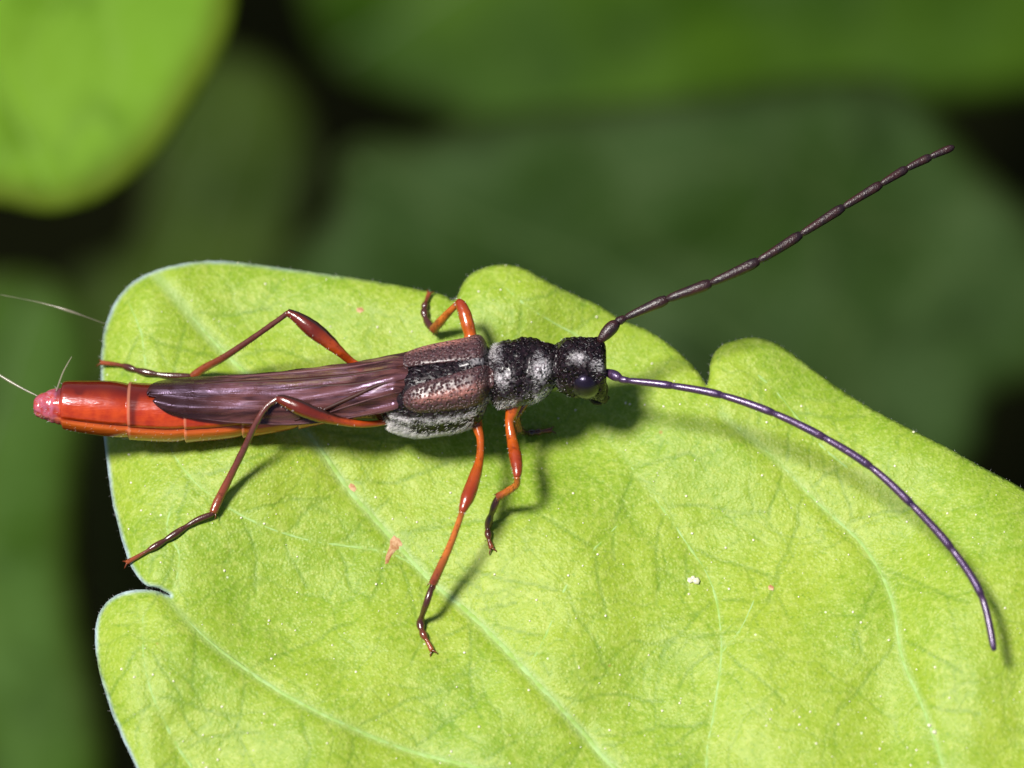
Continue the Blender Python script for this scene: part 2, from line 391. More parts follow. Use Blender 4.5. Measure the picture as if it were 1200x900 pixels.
hh, vm, ed = heights(P2); vl_ = heights.vl
lens_fringe = np.exp(-(ed/3.6)**2)*np.clip(1.25-(P2[:, 0]-110)/330, 0.10, 1)*np.array([.8+.5*noise.noise(Vector((x*.03, y*.03, 8))) for x, y in P2])
leaf_verts = [P(x, y, z) for (x, y), z in zip(P2, hh)]
leaf = empty('leaf', P(1150, 1250, 0))
tag(leaf, 'large lobed bright yellow-green leaf in sharp focus with the beetle standing on it', 'leaf')
blade = mesh_obj('blade', leaf_verts, [tuple(f) for f in fc], M_leaf, leaf, attrs={'vein': vm, 'veinlet': vl_, 'lens_fringe': lens_fringe}, origin=P(600, 600, 0))
if blade.data.polygons[0].normal.z < 0: blade.data.flip_normals()
so = blade.modifiers.new('thickness', 'SOLIDIFY'); so.thickness = 0.16; so.offset = -1
for n, s, p in VS:
    a = [(x, y) for x, y in p if inside(np.array([[x, y]]), OUTS)[0]]
    if len(a) < 4: continue
    h = heights(np.array(a))[0]; L = len(a)
    V = [P(x, y, z-0.009) for (x, y), z in zip(a, h)]
    R = [(0.020+0.048*s)*(0.35+0.65*min(1, i/(L*.25), (L-1-i)/(L*.12)+.2)) for i in range(L)]
    v, f, tt = tube(V, R, 10, 0.28); mesh_obj(n, v, f, M_vein, leaf, origin=V[0])
# leaf stalk, runs down and away beyond the frame
st = [P(1150, 1250, -0.1), P(1260, 1340, -2), P(1420, 1500, -14), P(1600, 1700, -60), P(1700, 1800, -165)]
a = cr([tuple(q) for q in st], 8); v, f, tt = tube([Vector(q) for q in a], [0.7]*len(a), 12); mesh_obj('petiole', v, f, M_vein, leaf, origin=st[0])
# blemishes and pale specks of the blade
def patch(name, outline, mat, lift, parent):
    n = len(outline); c = np.mean(outline, 0); V = []; F = []
    rings = (0.0, 0.5, 0.85, 1.0)
    for r in rings[1:]:
        for x, y in outline:
            q = c+(np.array([x, y])-c)*r; V.append(P(q[0], q[1], Hs(*q)+lift*(1-r*r*1.2)+0.002))
    V.append(P(c[0], c[1], Hs(*c)+lift)); ci = len(V)-1
    for k in range(n):
        F.append((ci, (k+1) % n, k))
        for r in range(2): F.append((r*n+k, r*n+(k+1) % n, (r+1)*n+(k+1) % n, (r+1)*n+k))
    return mesh_obj(name, V, F, mat, parent, origin=V[-1])
patch('blemish', [(462,627),(468,631),(472,637),(470,642),(464,645),(459,651),(455,660),(451,661),(452,652),(456,642),(457,633)], M_brown, 0.012, leaf)
patch('blemish', [(411,566),(415,568),(418,573),(415,577),(410,574),(408,570)], M_brown, 0.012, leaf)
patch('blemish', [(903,685),(907,688),(906,692),(901,691),(900,687)], M_brown, 0.01, leaf)
patch('blemish', [(418,361),(424,360),(427,364),(422,367),(418,365)], M_brown, 0.01, leaf)
V = []; F = []
def blob(x, y, z, r, sq=0.5, seed=0):
    i0 = len(V); c = P(x, y, z)
    for la in (-0.3, 0.35, 0.9):
        for k in range(6):
            q = k*math.pi/3+seed; rr = r*U*(1+0.3*noise.noise(Vector((k, la, seed*3))))
            V.append(c+Vector((math.cos(q)*math.cos(la)*rr, math.sin(q)*math.cos(la)*rr, math.sin(la)*rr*sq)))
    V.append(c+Vector((0, 0, r*U*sq)))
    for l in range(2):
        for k in range(6): F.append((i0+l*6+k, i0+l*6+(k+1) % 6, i0+l*6+6+(k+1) % 6, i0+l*6+6+k))
    for k in range(6): F.append((i0+12+k, i0+12+(k+1) % 6, i0+18))
cand = np.stack([rng.uniform(115, 1200, 900), rng.uniform(300, 900, 900)], 1); cand = cand[inside(cand, OUTS)][:330]
hc = heights(cand)[0]
for (x, y), h in zip(cand, hc): blob(x, y, h+0.005, random.choice([.7, .9, 1.0, 1.3, 1.7]), 0.6, random.random()*6)
tag(mesh_obj('pale_speck', V, F, M_speck, leaf, origin=P(600, 600, 0)), kind='stuff')
# short downy hairs along the margin
V = []; F = []
for i in range(0, len(OUTS), 1):
    x, y = OUTS[i]
    if not (100 < x < 1210 and y < 910): continue
    x2, y2 = OUTS[(i+1) % len(OUTS)]; tx, ty = x2-x, y2-y; l = math.hypot(tx, ty)+1e-6; nx, ny = ty/l, -tx/l
    for k in range(1):
        f_ = random.random(); bx, by = x+tx*f_, y+ty*f_; z = Hs(bx, by); ln_ = random.uniform(1, 3)
        a_ = P(bx, by, z-0.03); b_ = P(bx+nx*ln_+random.uniform(-2, 2), by+ny*ln_+random.uniform(-2, 2), z-0.02+random.uniform(-.05, .06)); s_ = Vector((0, 0, 0.007)); s2 = Vector((0.006, 0.004, 0))
        j = len(V); V += [a_-s_, a_+s_, a_+s2, b_]; F += [(j, j+1, j+3), (j+1, j+2, j+3), (j+2, j, j+3)]
tag(mesh_obj('margin_hair', V, F, M_hair, leaf, origin=P(600, 600, 0)), kind='stuff')
# white grain lying on the leaf
V = []; F = []; h0 = Hs(813, 680)
blob(809, 680, h0+0.01, 4.2, 0.5, 0.3); blob(816, 681, h0+0.01, 5, 0.5, 1.1); blob(812, 677, h0+0.01, 3, 0.5, 2)
tag(mesh_obj('pollen_grain', V, F, M_speck, origin=P(813, 680, h0)), 'tiny white crumb lying on the leaf below the curved antenna', 'crumb')
V = []; F = []; h0 = Hs(1092, 855)
blob(1089, 850, h0+0.02, 2.6, 0.7, 0.3); blob(1095, 858, h0+0.02, 3.2, 0.7, 1.1)
tag(mesh_obj('pollen_grain', V, F, M_speck, origin=P(1092, 855, h0)), 'tiny pale crumb lying in the crease near the bottom right of the leaf', 'crumb')

# ================================================================== THE BEETLE
beetle = empty('beetle', P(500, 500, 0))
tag(beetle, 'slender longhorn beetle with orange-red abdomen, dark folded wings and long antennae standing on the leaf', 'beetle')
# x, top, bottom, centre height mm, height/width ratio, dark, squareness
ST = [(40,468,484,1.12,1,0),(43,464,488,1.12,1,0),(50,460,491,1.11,1,0),(60,456,495,1.10,1,0),(71,453,499,1.10,1,0),(77,447,503,1.09,1,0),(100,446,508,1.07,1,0),(130,446,512,1.05,1,0),(150,448,514,1.05,1,0),
      (165,449,516,1.05,1,0),(200,450,518,1.06,1,0),(235,450,517,1.08,1,0),(270,450,514,1.10,1,0),(310,451,509,1.14,1,0),(350,450,502,1.20,1,0),(395,447,494,1.30,1,0.0),(430,444,490,1.38,1,0.6),
      (450,434,494,1.42,1,1),(460,424,504,1.44,1,1),(490,412,512,1.48,1,1),(520,405,509,1.54,1,1),(545,400,504,1.60,1,1),(560,398,497,1.66,1,1),(568,402,484,1.72,.95,1),(574,409,472,1.76,.9,1),
      (584,402,479,1.80,.95,1),(598,399,478,1.84,.95,1),(614,398,475,1.87,.95,1),(630,399,471,1.90,.95,1),(643,402,462,1.92,.95,1),(651,404,453,1.92,.9,1),(658,399,460,1.92,1,1),
      (668,396,465,1.90,1.05,1),(688,396,467,1.86,1.1,1),(702,397,468,1.80,1.1,1),(707,399,468,1.76,1.05,1),(710,406,464,1.72,1.05,1)]
A = cr([s for s in ST], 5)
A[:, 4] = np.clip(A[:, 4], .8, 1.2)
BX = A[:, 0]
def bod(x):
    g = lambda c: float(np.interp(x, BX, A[:, c]))
    top, bot, z, k, dk = g(1), g(2), g(3), g(4), g(5)
    r = (bot-top)/2*U; wd = r/math.sqrt(math.cos(TILT)**2+(k*math.sin(TILT))**2)
    return P(x, (top+bot)/2, z), wd, wd*k, dk
def bpt(x, th, off=0.0):
    c, wd, ht, _ = bod(x); n = Vector((0, -math.sin(th), math.cos(th)))
    return c + Vector((0, -math.sin(th)*(wd+off), math.cos(th)*(ht+off))), n
JO = [74, 152, 218, 285, 350]                                       # rings between abdominal segments
V = []; AT = {k: [] for k in ('dark', 'pale', 'joint', 'side', 'dusk', 'tail')}
xs = sorted(set(list(np.linspace(40, 710, 330)) + [j+d for j in JO for d in (-3, -1.5, 0, 1.5)])); SD = 64
for x in xs:
    for k in range(SD):
        th = 2*math.pi*k/SD; dg = math.degrees(th if th < math.pi else th-2*math.pi)
        off = 0.0; jn = 0.0
        if x < 400:
            for j in JO:
                d = x-j                                               # each segment slides under the one in front of it
                if -30 < d < 0: off -= 0.04*math.exp(d/9)
                if 0 <= d < 26: off += 0.022*math.exp(-d/10)
                jn = max(jn, math.exp(-((d-1)/2.2)**2))
            g_ = math.exp(-((abs(dg)-62)/4.0)**2)                       # groove between back plates and belly plates
            if x > 60: off -= 0.075*g_*min(1, (x-60)/30)
        else:
            off += 0.02*noise.noise(Vector((x*.06, math.cos(th)*2, math.sin(th)*2)))+(0.05*noise.noise(Vector((x*.13, math.cos(th)*4, math.sin(th)*4))) if x > 566 else 0)+(0.03*noise.noise(Vector((x*.3, math.cos(th)*9, math.sin(th)*9))) if x > 566 else 0)
            if 585 < x < 648: off += 0.05*math.exp(-((abs(dg)-70)/18)**2)*math.exp(-((x-613)/9)**2)   # blunt lateral tubercle
            if 455 < x < 572: off -= 0.06*math.exp(-((dg-(84-(x-455)*.05))/5)**2)
            if 655 < x < 712: off -= 0.05*math.exp(-(dg/16)**2)*math.exp(-((x-700)/14)**2)
        if x < 70: off += 0.02*noise.noise(Vector((x*.2, th*2, 0)))*2
        p, n = bpt(x, th, off); V.append(p)
        dk = bod(x)[3]
        pale = 0.0
        if 448 < x < 560: pale = max(pale, min(1, max(0, (dg-90-(x-480)*.08)/5))*min(1, (x-448)/8)*(1 if dg < 150 else 0))
        if 452 < x < 565: pale = max(pale, math.exp(-((dg-66-(x-500)*.08)/5)**2)*.85)
        if 452 < x < 480: pale = max(pale, .9*math.exp(-((dg-84)/10)**2))
        if 560 < x < 575: pale = max(pale, .6*math.exp(-((dg-70)/25)**2))
        pale = max(pale, .8*math.exp(-((x-590)/9)**2)*math.exp(-((dg-28)/13)**2), .55*math.exp(-((x-580)/6)**2)*math.exp(-((dg+35)/25)**2))
        pale = max(pale, .95*math.exp(-((x-634)/9)**2)*math.exp(-((dg-22)/20)**2), 1.0*math.exp(-((x-632)/15)**2)*math.exp(-((dg-88)/20)**2), .6*math.exp(-((x-596)/12)**2)*math.exp(-((dg-92)/18)**2))
        if x > 655: pale = max(pale, .7*math.exp(-((dg-8)/9)**2)*math.exp(-((x-677)/7)**2), .5*math.exp(-((dg-22)/8)**2)*math.exp(-((x-700)/6)**2))
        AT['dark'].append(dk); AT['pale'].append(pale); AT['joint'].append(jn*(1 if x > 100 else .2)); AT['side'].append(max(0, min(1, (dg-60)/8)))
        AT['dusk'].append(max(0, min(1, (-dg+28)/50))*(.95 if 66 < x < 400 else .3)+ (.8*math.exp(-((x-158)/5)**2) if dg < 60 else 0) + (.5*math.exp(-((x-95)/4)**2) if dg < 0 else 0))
        AT['tail'].append(max(0, min(1, (78-x)/14)*(.5+.5*noise.noise(Vector((x*.25, th*3, 1))))))  # mottled mask of the painted tail highlight
F = []
nx_ = len(xs)
for i in range(nx_-1):
    for k in range(SD):
        a = i*SD+k; b = i*SD+(k+1) % SD; F.append((a, b, b+SD, a+SD))
for i, sg in ((0, 1), (nx_-1, -1)):
    V.append(bod(xs[i])[0]+Vector((-.02*sg, 0, 0)))
    for k_ in AT: AT[k_].append(AT[k_][i*SD])
    c = len(V)-1
    for k in range(SD):
        a = i*SD+k; b = i*SD+(k+1) % SD; F.append((b, a, c) if sg > 0 else (a, b, c))
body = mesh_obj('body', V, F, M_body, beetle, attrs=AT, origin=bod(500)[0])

# silvery hairs
V = []; F = []
def hair(x, th, ln_, r=0.008, lean=(-1, 0.2)):
    p, n = bpt(x, th, -0.01); tdir = Vector((lean[0]+random.uniform(-.5, .5), random.uniform(-.4, .4), lean[1]+random.uniform(-.3, .3)))
    d = (n*0.55+tdir*0.8).normalized(); s = d.cross(n).normalized()*r; q = d.cross(s).normalized()*r
    j = len(V); tip = p+d*ln_
    V.extend([p-s, p+s, p+q*1.2, tip]); F.extend([(j, j+1, j+3), (j+1, j+2, j+3), (j+2, j, j+3)])
def mk(n, x0, sx, d0, sd_, l0, l1, r=.008):
    for i in range(n): hair(random.gauss(x0, sx), math.radians(random.gauss(d0, sd_)), random.uniform(l0, l1), r)
for i in range(2600):
    x_ = random.uniform(456, 556); a_ = random.gauss(104, 10)
    if ((x_-518)/30)**2+((a_-86)/9)**2 > 1 or random.random() < .12: hair(x_, math.radians(a_), random.uniform(.05, .12))
for i in range(420): x_ = random.uniform(460, 560); hair(x_, math.radians(random.gauss(66+(x_-500)*.08, 4)), random.uniform(.04, .09))
mk(160, 464, 5, 84, 8, .05, .1); mk(110, 590, 4, 30, 11, .05, .1); mk(120, 581, 4, -30, 22, .05, .1); mk(230, 633, 4, 30, 26, .05, .11); mk(380, 634, 8, 94, 14, .07, .14)
mk(140, 596, 8, 95, 12, .05, .1); mk(110, 677, 5, 8, 7, .04, .09); mk(70, 700, 4, 20, 8, .04, .08); mk(90, 572, 4, 60, 30, .05, .09)
for i in range(200): hair(random.uniform(574, 706), math.radians(random.uniform(-80, 115)), random.uniform(.03, .08), 0.006)
for i in range(110): hair(random.uniform(470, 570), math.radians(random.uniform(-70, 60)), random.uniform(.13, .17), 0.006)
for i in range(40): hair(random.gauss(56, 8), math.radians(random.uniform(-60, 110)), random.uniform(.05, .11), 0.005)
for i in range(90): hair(random.uniform(80, 260), math.radians(random.uniform(60, 115)), random.uniform(.04, .08), 0.004)
tag(mesh_obj('silver_hair', V, F, M_hair, beetle, smooth=False, origin=bod(600)[0]), kind='stuff')

# wing cases
def elytron(th_c0, th_c1, wd0, wd1, x0, x1, ridge_v, sgn):
    V = []; F = []; R = []; nu, nv = 46, 30
    for i in range(nu+1):
        u = i/nu; x = x0+(x1-x0)*u
        e = math.sqrt(max(0, 1-max(0, (u-.80)/.20)**2.2)) if u > .80 else 1
        e *= math.sqrt(min(1, 0.25+u/.06*.75)) if u < .06 else 1
        thc = th_c0+(th_c1-th_c0)*u; hw = (wd0+(wd1-wd0)*u)*e
        for k in range(nv+1):
            v_ = -1+2*k/nv
            rd = math.exp(-((v_-ridge_v)/.28)**2)*math.sin(math.pi*min(1, max(0, (u-.05)/.9)))**.6
            off = 0.075*(1-abs(v_)**4)*min(1, e*1.2)-0.035+0.05*rd + 0.05*math.exp(-((u-.08)/.1)**2)*math.exp(-((v_-sgn*.45)/.4)**2)
            off += 0.03*u + 0.008*noise.noise(Vector((x*.2, v_*6, sgn)))
            p, n = bpt(x, math.radians(thc+hw*v_), off); V.append(p); R.append(rd)
    for i in range(nu):
        for k in range(nv):
            a = i*(nv+1)+k; F.append((a, a+1, a+nv+2, a+nv+1))
    o = mesh_obj('wing_case', V, F, M_ely, beetle, attrs={'ridge': R}, origin=V[len(V)//2])
    s_ = o.modifiers.new('shell', 'SOLIDIFY'); s_.thickness = 0.03; s_.offset = -1
    return o
elytron(30, 31, 28, 17, 579, 474, 0.05, 1)
elytron(-42, -42, 36, 22, 569, 466, -0.1, -1)
# small hump (scutellum) between the wing cases
V = []; F = []
for i in range(13):
    for k in range(13):
        u = i/12; v_ = -1+2*k/12; p, n = bpt(576-46*u, math.radians(-4+12*v_*(1-u*.75)), -0.03+0.07*(1-v_*v_)*math.sin(math.pi*min(1, u*1.0+.08))); V.append(p)
for i in range(12):
    for k in range(12): a = i*13+k; F.append((a, a+1, a+14, a+13))
mesh_obj('scutellum', V, F, M_body, beetle, attrs={'dark': [1]*len(V), 'pale': [.25]*len(V)}, origin=V[80])

# folded hind wings, draped over the abdomen
WT = cr([(172,460,466),(176,452,472),(186,447,479),(204,444,486),(230,442,491),(265,440,495),(300,438,497),(340,434,498),(380,429,495),(420,424,489),(450,418,483),(480,412,474),(500,412,470)], 6)
SP = cr([(172,481,37),(220,481,39),(260,479,41),(300,475,43),(350,468,43),(400,462,42),(440,458,44),(480,455,50),(500,455,53)], 6)
def wpt(x, v_, lift):
    top = float(np.interp(x, WT[:, 0], WT[:, 1])); bot = float(np.interp(x, WT[:, 0], WT[:, 2])); py = (top+bot)/2+(bot-top)/2*v_
    c = float(np.interp(x, SP[:, 0], SP[:, 1])); r = float(np.interp(x, SP[:, 0], SP[:, 2])); z0 = float(np.interp(x, BX, A[:, 3]))
    th = TILT+math.asin(max(-.99, min(.99, (py-c)/r)))
    return P(x, py, z0+r*U*math.cos(th)+lift)
def fold(x, v_, ph): return 0.026*math.sin((v_*1.3+ph)*4.5+(x-300)*.012)+0.014*math.sin(v_*11+ph+x*.02)*min(1, max(.2, (x-200)/150))+0.05*noise.noise(Vector((x*.014, v_*2.2+ph, 3)))
def wing(v0, v1, lift, ph, veins, xa=172):
    V = []; F = []; tip = []; nu, nv = 120, 36
    for i in range(nu+1):
        x = xa+(496-xa)*(i/nu); tp_ = math.sqrt(min(1, (x-xa)/16)) if xa > 172 else 1
        for k in range(nv+1):
            v_ = v0(x)+(v1(x)-v0(x))*k/nv; v_ = .62+(v_-.62)*tp_; v_ += .035*noise.noise(Vector((x*.05, ph, 3)))*(1 if k in (0, nv) else .5); V.append(wpt(x, v_, lift+fold(x, v_, ph)-0.20*max(0, min(1, (x-462)/20)))); tip.append(max(0, min(1, (285-x)/70)))
    for i in range(nu):
        for k in range(nv): a = i*(nv+1)+k; F.append((a, a+nv+1, a+nv+2, a+1))
    o = mesh_obj('hind_wing', V, F, M_wing, beetle, attrs={'tip': tip}, origin=V[len(V)//2])
    s_ = o.modifiers.new('membrane', 'SOLIDIFY'); s_.thickness = 0.012; s_.offset = -1
    for pts_, r, mt in veins:
        a = cr(pts_, 10); vv, ff, _ = tube([wpt(x, v_, lift+fold(x, v_, ph)-0.20*max(0, min(1, (x-462)/20))-.008) for x, v_ in a], [r*U*(0.55+.45*math.sin(math.pi*(i+1)/(len(a)+1))) for i in range(len(a))], 6, 0.7)
        mesh_obj('wing_vein', vv, ff, mt, o, origin=vv[0])
    return o
wing(lambda x: -1.0, lambda x: 0.25+0.1*math.sin(x*.02), 0.03, 0.0,
     [([(492,-.80),(430,-.84),(360,-.88),(300,-.92),(250,-.93)], 1.8, M_wveinp), ([(492,-.45),(430,-.55),(360,-.62),(290,-.70),(240,-.65)], 2.6, M_wvein),
      ([(470,-.3),(420,-.22),(370,-.32),(310,-.30)], 2.2, M_wvein), ([(430,.05),(380,-.05),(320,0.02),(260,-.1)], 1.2, M_wveinp)])
wing(lambda x: -0.12+0.22*math.sin((x-200)*.011), lambda x: 1.0, 0.065, 1.3,
     [([(492,.1),(450,-.05),(410,.25),(370,.62),(345,.82)], 3.0, M_wvein), ([(492,.45),(440,.40),(390,.62),(350,.9)], 1.6, M_wveinp),
      ([(480,.86),(430,.93),(370,.95),(300,.95),(240,.93),(212,.82)], 1.6, M_wveinp), ([(420,.15),(350,.28),(290,.3),(230,.35),(208,.5)], 1.5, M_wveinp), ([(380,.45),(330,.55),(270,.6),(220,.55)], 1.2, M_wvein)], 179)

# legs: (px, py, height, radius px)
def spines(pts_, n, len_px, mat, parent):
    V = []; F = []; a = cr(pts_, 12)
    for i in range(n):
        x, y, z, r = a[random.randrange(len(a)-1)]; c = P(x, y, z); an = random.uniform(0, 6.28)
        d = Vector((math.cos(an), math.sin(an), random.uniform(-.3, .6))).normalized(); s_ = Vector((0, 0, 1)).cross(d).normalized()*0.006
        b = c+d*r*U*.9; tp = b+(d+Vector((-.3, -.5, -.4))).normalized()*len_px*U; j = len(V); V += [b-s_, b+s_, b+Vector((0, 0, .009)), tp]; F += [(j, j+1, j+3), (j+1, j+2, j+3), (j+2, j, j+3)]
    tag(mesh_obj('bristle', V, F, mat, parent, smooth=False, origin=V[0]), kind='stuff')
def limb(name, pts_, mat, parent, sides=14, nn=9, flat=1.0):
    v, f, tt = ptube(pts_, nn, sides, flat, 0.06, 1.0 if name == 'antenna' else 0.86)
    ns_ = sides; sh = []
    for i, q in enumerate(v):
        sh.append(math.sin(2*math.pi*(i % ns_)/ns_))
    # normal direction toward upper (far) side
    cen = {}
    S2 = []
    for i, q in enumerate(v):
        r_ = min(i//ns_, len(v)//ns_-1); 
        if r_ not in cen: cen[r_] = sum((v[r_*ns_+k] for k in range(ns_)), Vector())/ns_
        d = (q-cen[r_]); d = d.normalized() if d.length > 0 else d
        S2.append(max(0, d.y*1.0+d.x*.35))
    return mesh_obj(name, v, f, mat, parent, attrs={'along': tt, 'upper_side': S2}, origin=v[0])
def leg(coxa_femur, tibia, tarsus, mf, mt, ms, claw=None, label=None):
    o = limb('leg', coxa_femur, mf, beetle)
    if label: o['label'] = label
    tb = limb('tibia', tibia, mt, o); spines(tibia, 60, 4.0, M_htibia, o); spines(coxa_femur[2:], 40, 2.6, M_hair, o)
    t1, t0 = P(*tibia[-1][:3]), P(*tibia[-2][:3]); dt = (t1-t0).normalized(); st_ = dt.cross(Vector((0, 0, 1))).normalized()
    for sg in (-1, 1):
        vv, ff, _ = tube([t1+st_*sg*.05, t1+st_*sg*.09+dt*.06, t1+st_*sg*.10+dt*.14], [.022, .015, .003], 6); mesh_obj('spur', vv, ff, M_tarsus, o, attrs={'along': [.8]*len(vv)}, origin=vv[0])
    # tarsus in short lobes
    a = cr(tarsus, 8); cuts = [0, .34, .56, .74, 1.0]; L = len(a)-1
    V = []; F = []; T = []
    n = 44
    idx = np.linspace(0, L, n); rows = np.array([[np.interp(t_, range(L+1), a[:, c]) for c in range(4)] for t_ in idx])
    rad = []
    for i in range(n):
        u = i/(n-1); r = rows[i, 3]; k = max(j for j in range(4) if u >= cuts[j] or j == 0); w_ = (u-cuts[k])/(cuts[k+1]-cuts[k])
        rad.append(r*U*.86*(0.62+0.52*math.sin(math.pi*min(1, w_*.85+.08)) if k < 3 else .62+.5*w_))
    v, f, tt = tube([P(*q[:3]) for q in rows], rad, 10)
    mesh_obj('tarsus', v, f, ms, o, attrs={'along': tt, 'upper_side': [0]*len(v)}, origin=v[0])
    spines(tarsus, 18, 2.6, M_htibia, o)
    e = Vector(P(*rows[-1][:3])); d = (P(*rows[-1][:3])-P(*rows[-4][:3])).normalized(); sd_ = d.cross(Vector((0, 0, 1))).normalized()
    for sg in (-1, 1):
        pp = [e, e+d*.05+sd_*sg*.05, e+d*.10+sd_*sg*.085-Vector((0, 0, .02)), e+d*.13+sd_*sg*.09-Vector((0, 0, .07))]
        v, f, _ = tube(pp, [.022, .020, .014, .004], 6); mesh_obj('claw', v, f, M_tarsus, o, attrs={'along': [.8]*len(v)}, origin=v[0])
    return o
# near hind leg
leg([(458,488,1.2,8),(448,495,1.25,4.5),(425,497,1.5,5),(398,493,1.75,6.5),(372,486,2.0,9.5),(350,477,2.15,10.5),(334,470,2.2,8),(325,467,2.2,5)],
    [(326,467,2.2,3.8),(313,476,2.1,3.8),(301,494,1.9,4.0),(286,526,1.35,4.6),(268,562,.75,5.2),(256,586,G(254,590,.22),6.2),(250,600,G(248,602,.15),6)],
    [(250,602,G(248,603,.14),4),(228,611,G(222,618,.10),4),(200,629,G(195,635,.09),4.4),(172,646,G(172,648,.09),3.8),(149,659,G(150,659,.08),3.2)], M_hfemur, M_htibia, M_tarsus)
# far hind leg
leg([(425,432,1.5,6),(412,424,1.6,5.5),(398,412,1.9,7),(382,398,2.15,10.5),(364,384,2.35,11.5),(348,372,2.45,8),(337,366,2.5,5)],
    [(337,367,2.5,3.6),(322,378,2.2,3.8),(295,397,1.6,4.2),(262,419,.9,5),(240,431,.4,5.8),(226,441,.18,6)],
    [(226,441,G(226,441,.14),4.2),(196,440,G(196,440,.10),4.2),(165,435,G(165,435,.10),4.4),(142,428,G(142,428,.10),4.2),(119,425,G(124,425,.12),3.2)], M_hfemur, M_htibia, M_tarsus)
# near middle leg
leg([(556,492,1.3,11),(560,503,1.3,7),(563,516,1.32,5.2),(562,538,1.35,5.8),(556,560,1.5,8.5),(549,580,1.6,9.5),(544,593,1.62,7),(541,600,1.6,4.5)],
    [(542,599,1.6,4.2),(534,622,1.3,4.4),(525,645,1.0,5),(515,667,.65,6),(507,684,.42,5.8)],
    [(507,685,.40,4.2),(500,706,.30,4.2),(493,728,G(493,735,.12),5),(495,741,G(495,741,.10),4.6),(501,752,G(501,752,.10),4),(506,762,G(506,762,.08),3.4)], M_femur, M_tibia, M_tarsus)
# near front leg
leg([(602,468,1.6,14),(600,482,1.5,9.5),(597,495,1.4,6),(600,515,1.3,7.5),(604,535,1.4,9),(606,550,1.45,7.5),(606,559,1.45,4.5)],
    [(606,559,1.45,4),(605,568,1.25,4.8),(596,575,1.0,5.2),(584,582,.75,5.8)],
    [(584,582,.72,4.2),(578,596,.5,4.6),(572,616,G(572,616,.16),4.8),(573,632,G(573,632,.10),4.2),(576,642,G(576,642,.08),3.6)], M_femur, M_tibia, M_tarsus)
# far middle leg
leg([(552,404,1.3,12),(551,392,1.4,9),(548,380,1.5,9.5),(544,366,1.55,9),(540,357,1.55,7),(537,353,1.52,4.5)],
    [(538,354,1.5,4),(527,365,1.2,5),(516,377,.8,6.2),(508,386,.5,6.8)],
    [(508,387,.45,4.5),(500,376,.30,4.8),(497,364,G(497,364,.14),4.8),(499,354,G(499,354,.12),4),(503,344,G(503,346,.1),3.2)], M_femur, M_tibia, M_tarsus)
# far front leg, mostly under the head
leg([(618,440,1.1,9),(622,448,.9,6),(618,462,.85,8),(610,478,.8,7),(606,486,.75,4.5)],
    [(606,486,.72,4),(606,494,.5,4.5),(609,504,.25,5)],
    [(609,505,.22,4),(618,507,G(618,507,.12),4.4),(632,506,G(632,506,.10),4.4),(645,504,G(645,504,.08),3.4)], M_femur, M_tibia, M_tarsus)

# antennae: each made of its articles
def antenna(scape, joints, mat, label):
    o = limb('antenna', scape, mat, beetle); o['label'] = label
    for i in range(len(joints)-1):
        x0, y0, z0, r0 = joints[i]; x1, y1, z1, r1 = joints[i+1]
        prev = joints[i-1] if i else joints[i]; nxt = joints[i+2] if i+2 < len(joints) else joints[i+1]
        sp = cr([prev, joints[i], joints[i+1], nxt], 8)[8:17]
        n = len(sp); rows = []; rad = []
        for k in range(n):
            u = k/(n-1); rows.append(P(*sp[k][:3])); base = r0+(r1-r0)*u
            prof = 0.66+0.42*u**0.7-0.12*max(0, 1-u/.12)-0.28*max(0, (u-.9)/.1)**2 if i else 0.8+.3*math.sin(math.pi*u)
            if i == len(joints)-2: prof *= (1-.55*max(0, (u-.6)/.4)**2)
            prof = prof if mat is M_antr else .5*prof+.5; rad.append(base*U*prof*1.15)
        v, f, tt = tube(rows, rad, 12); mesh_obj('antenna_segment', v, f, mat, o, origin=v[0])
    spj = [(x, y, z, r) for x, y, z, r in joints]; spines(spj, 110, 2.2, M_ant, o)
    return o
antenna([(702,401,2.25,4),(705,397,2.4,5.2),(712,389,2.45,7.6),(719,382,2.5,7.2),(724,378,2.5,4.2)],
        [(724,378,2.5,4),(732,373,2.55,4.6),(781,351,2.8,5.7),(832,332,3.0,5.5),(888,306,3.2,5.3),(938,275,3.3,5.1),(988,243,3.4,4.9),(1032,216,3.5,4.7),(1062,198,3.5,4.5),(1090,184,3.5,4.3),(1118,172,3.5,4.0)], M_antr,
        'straight dark brown antenna pointing up to the right, clear of the leaf')
antenna([(706,436,2.0,3.6),(712,437,2.05,4.8),(718,439,2.1,6),(724,442,2.15,5.6),(728,444,2.15,3.6)],
        [(728,444,2.15,3.4),(736,446,2.2,3.6),(787,452,2.35,4.1),(845,463,2.5,4.1),(906,484,2.6,4.1),(966,513,2.6,4.2),(1020,547,2.5,4.2),(1068,591,2.4,4.2),(1115,643,2.2,4.3),(1150,698,2.0,4.2),(1165,762,1.8,3.8)], M_ant,
        'curved violet-black antenna arching across the leaf to the right')
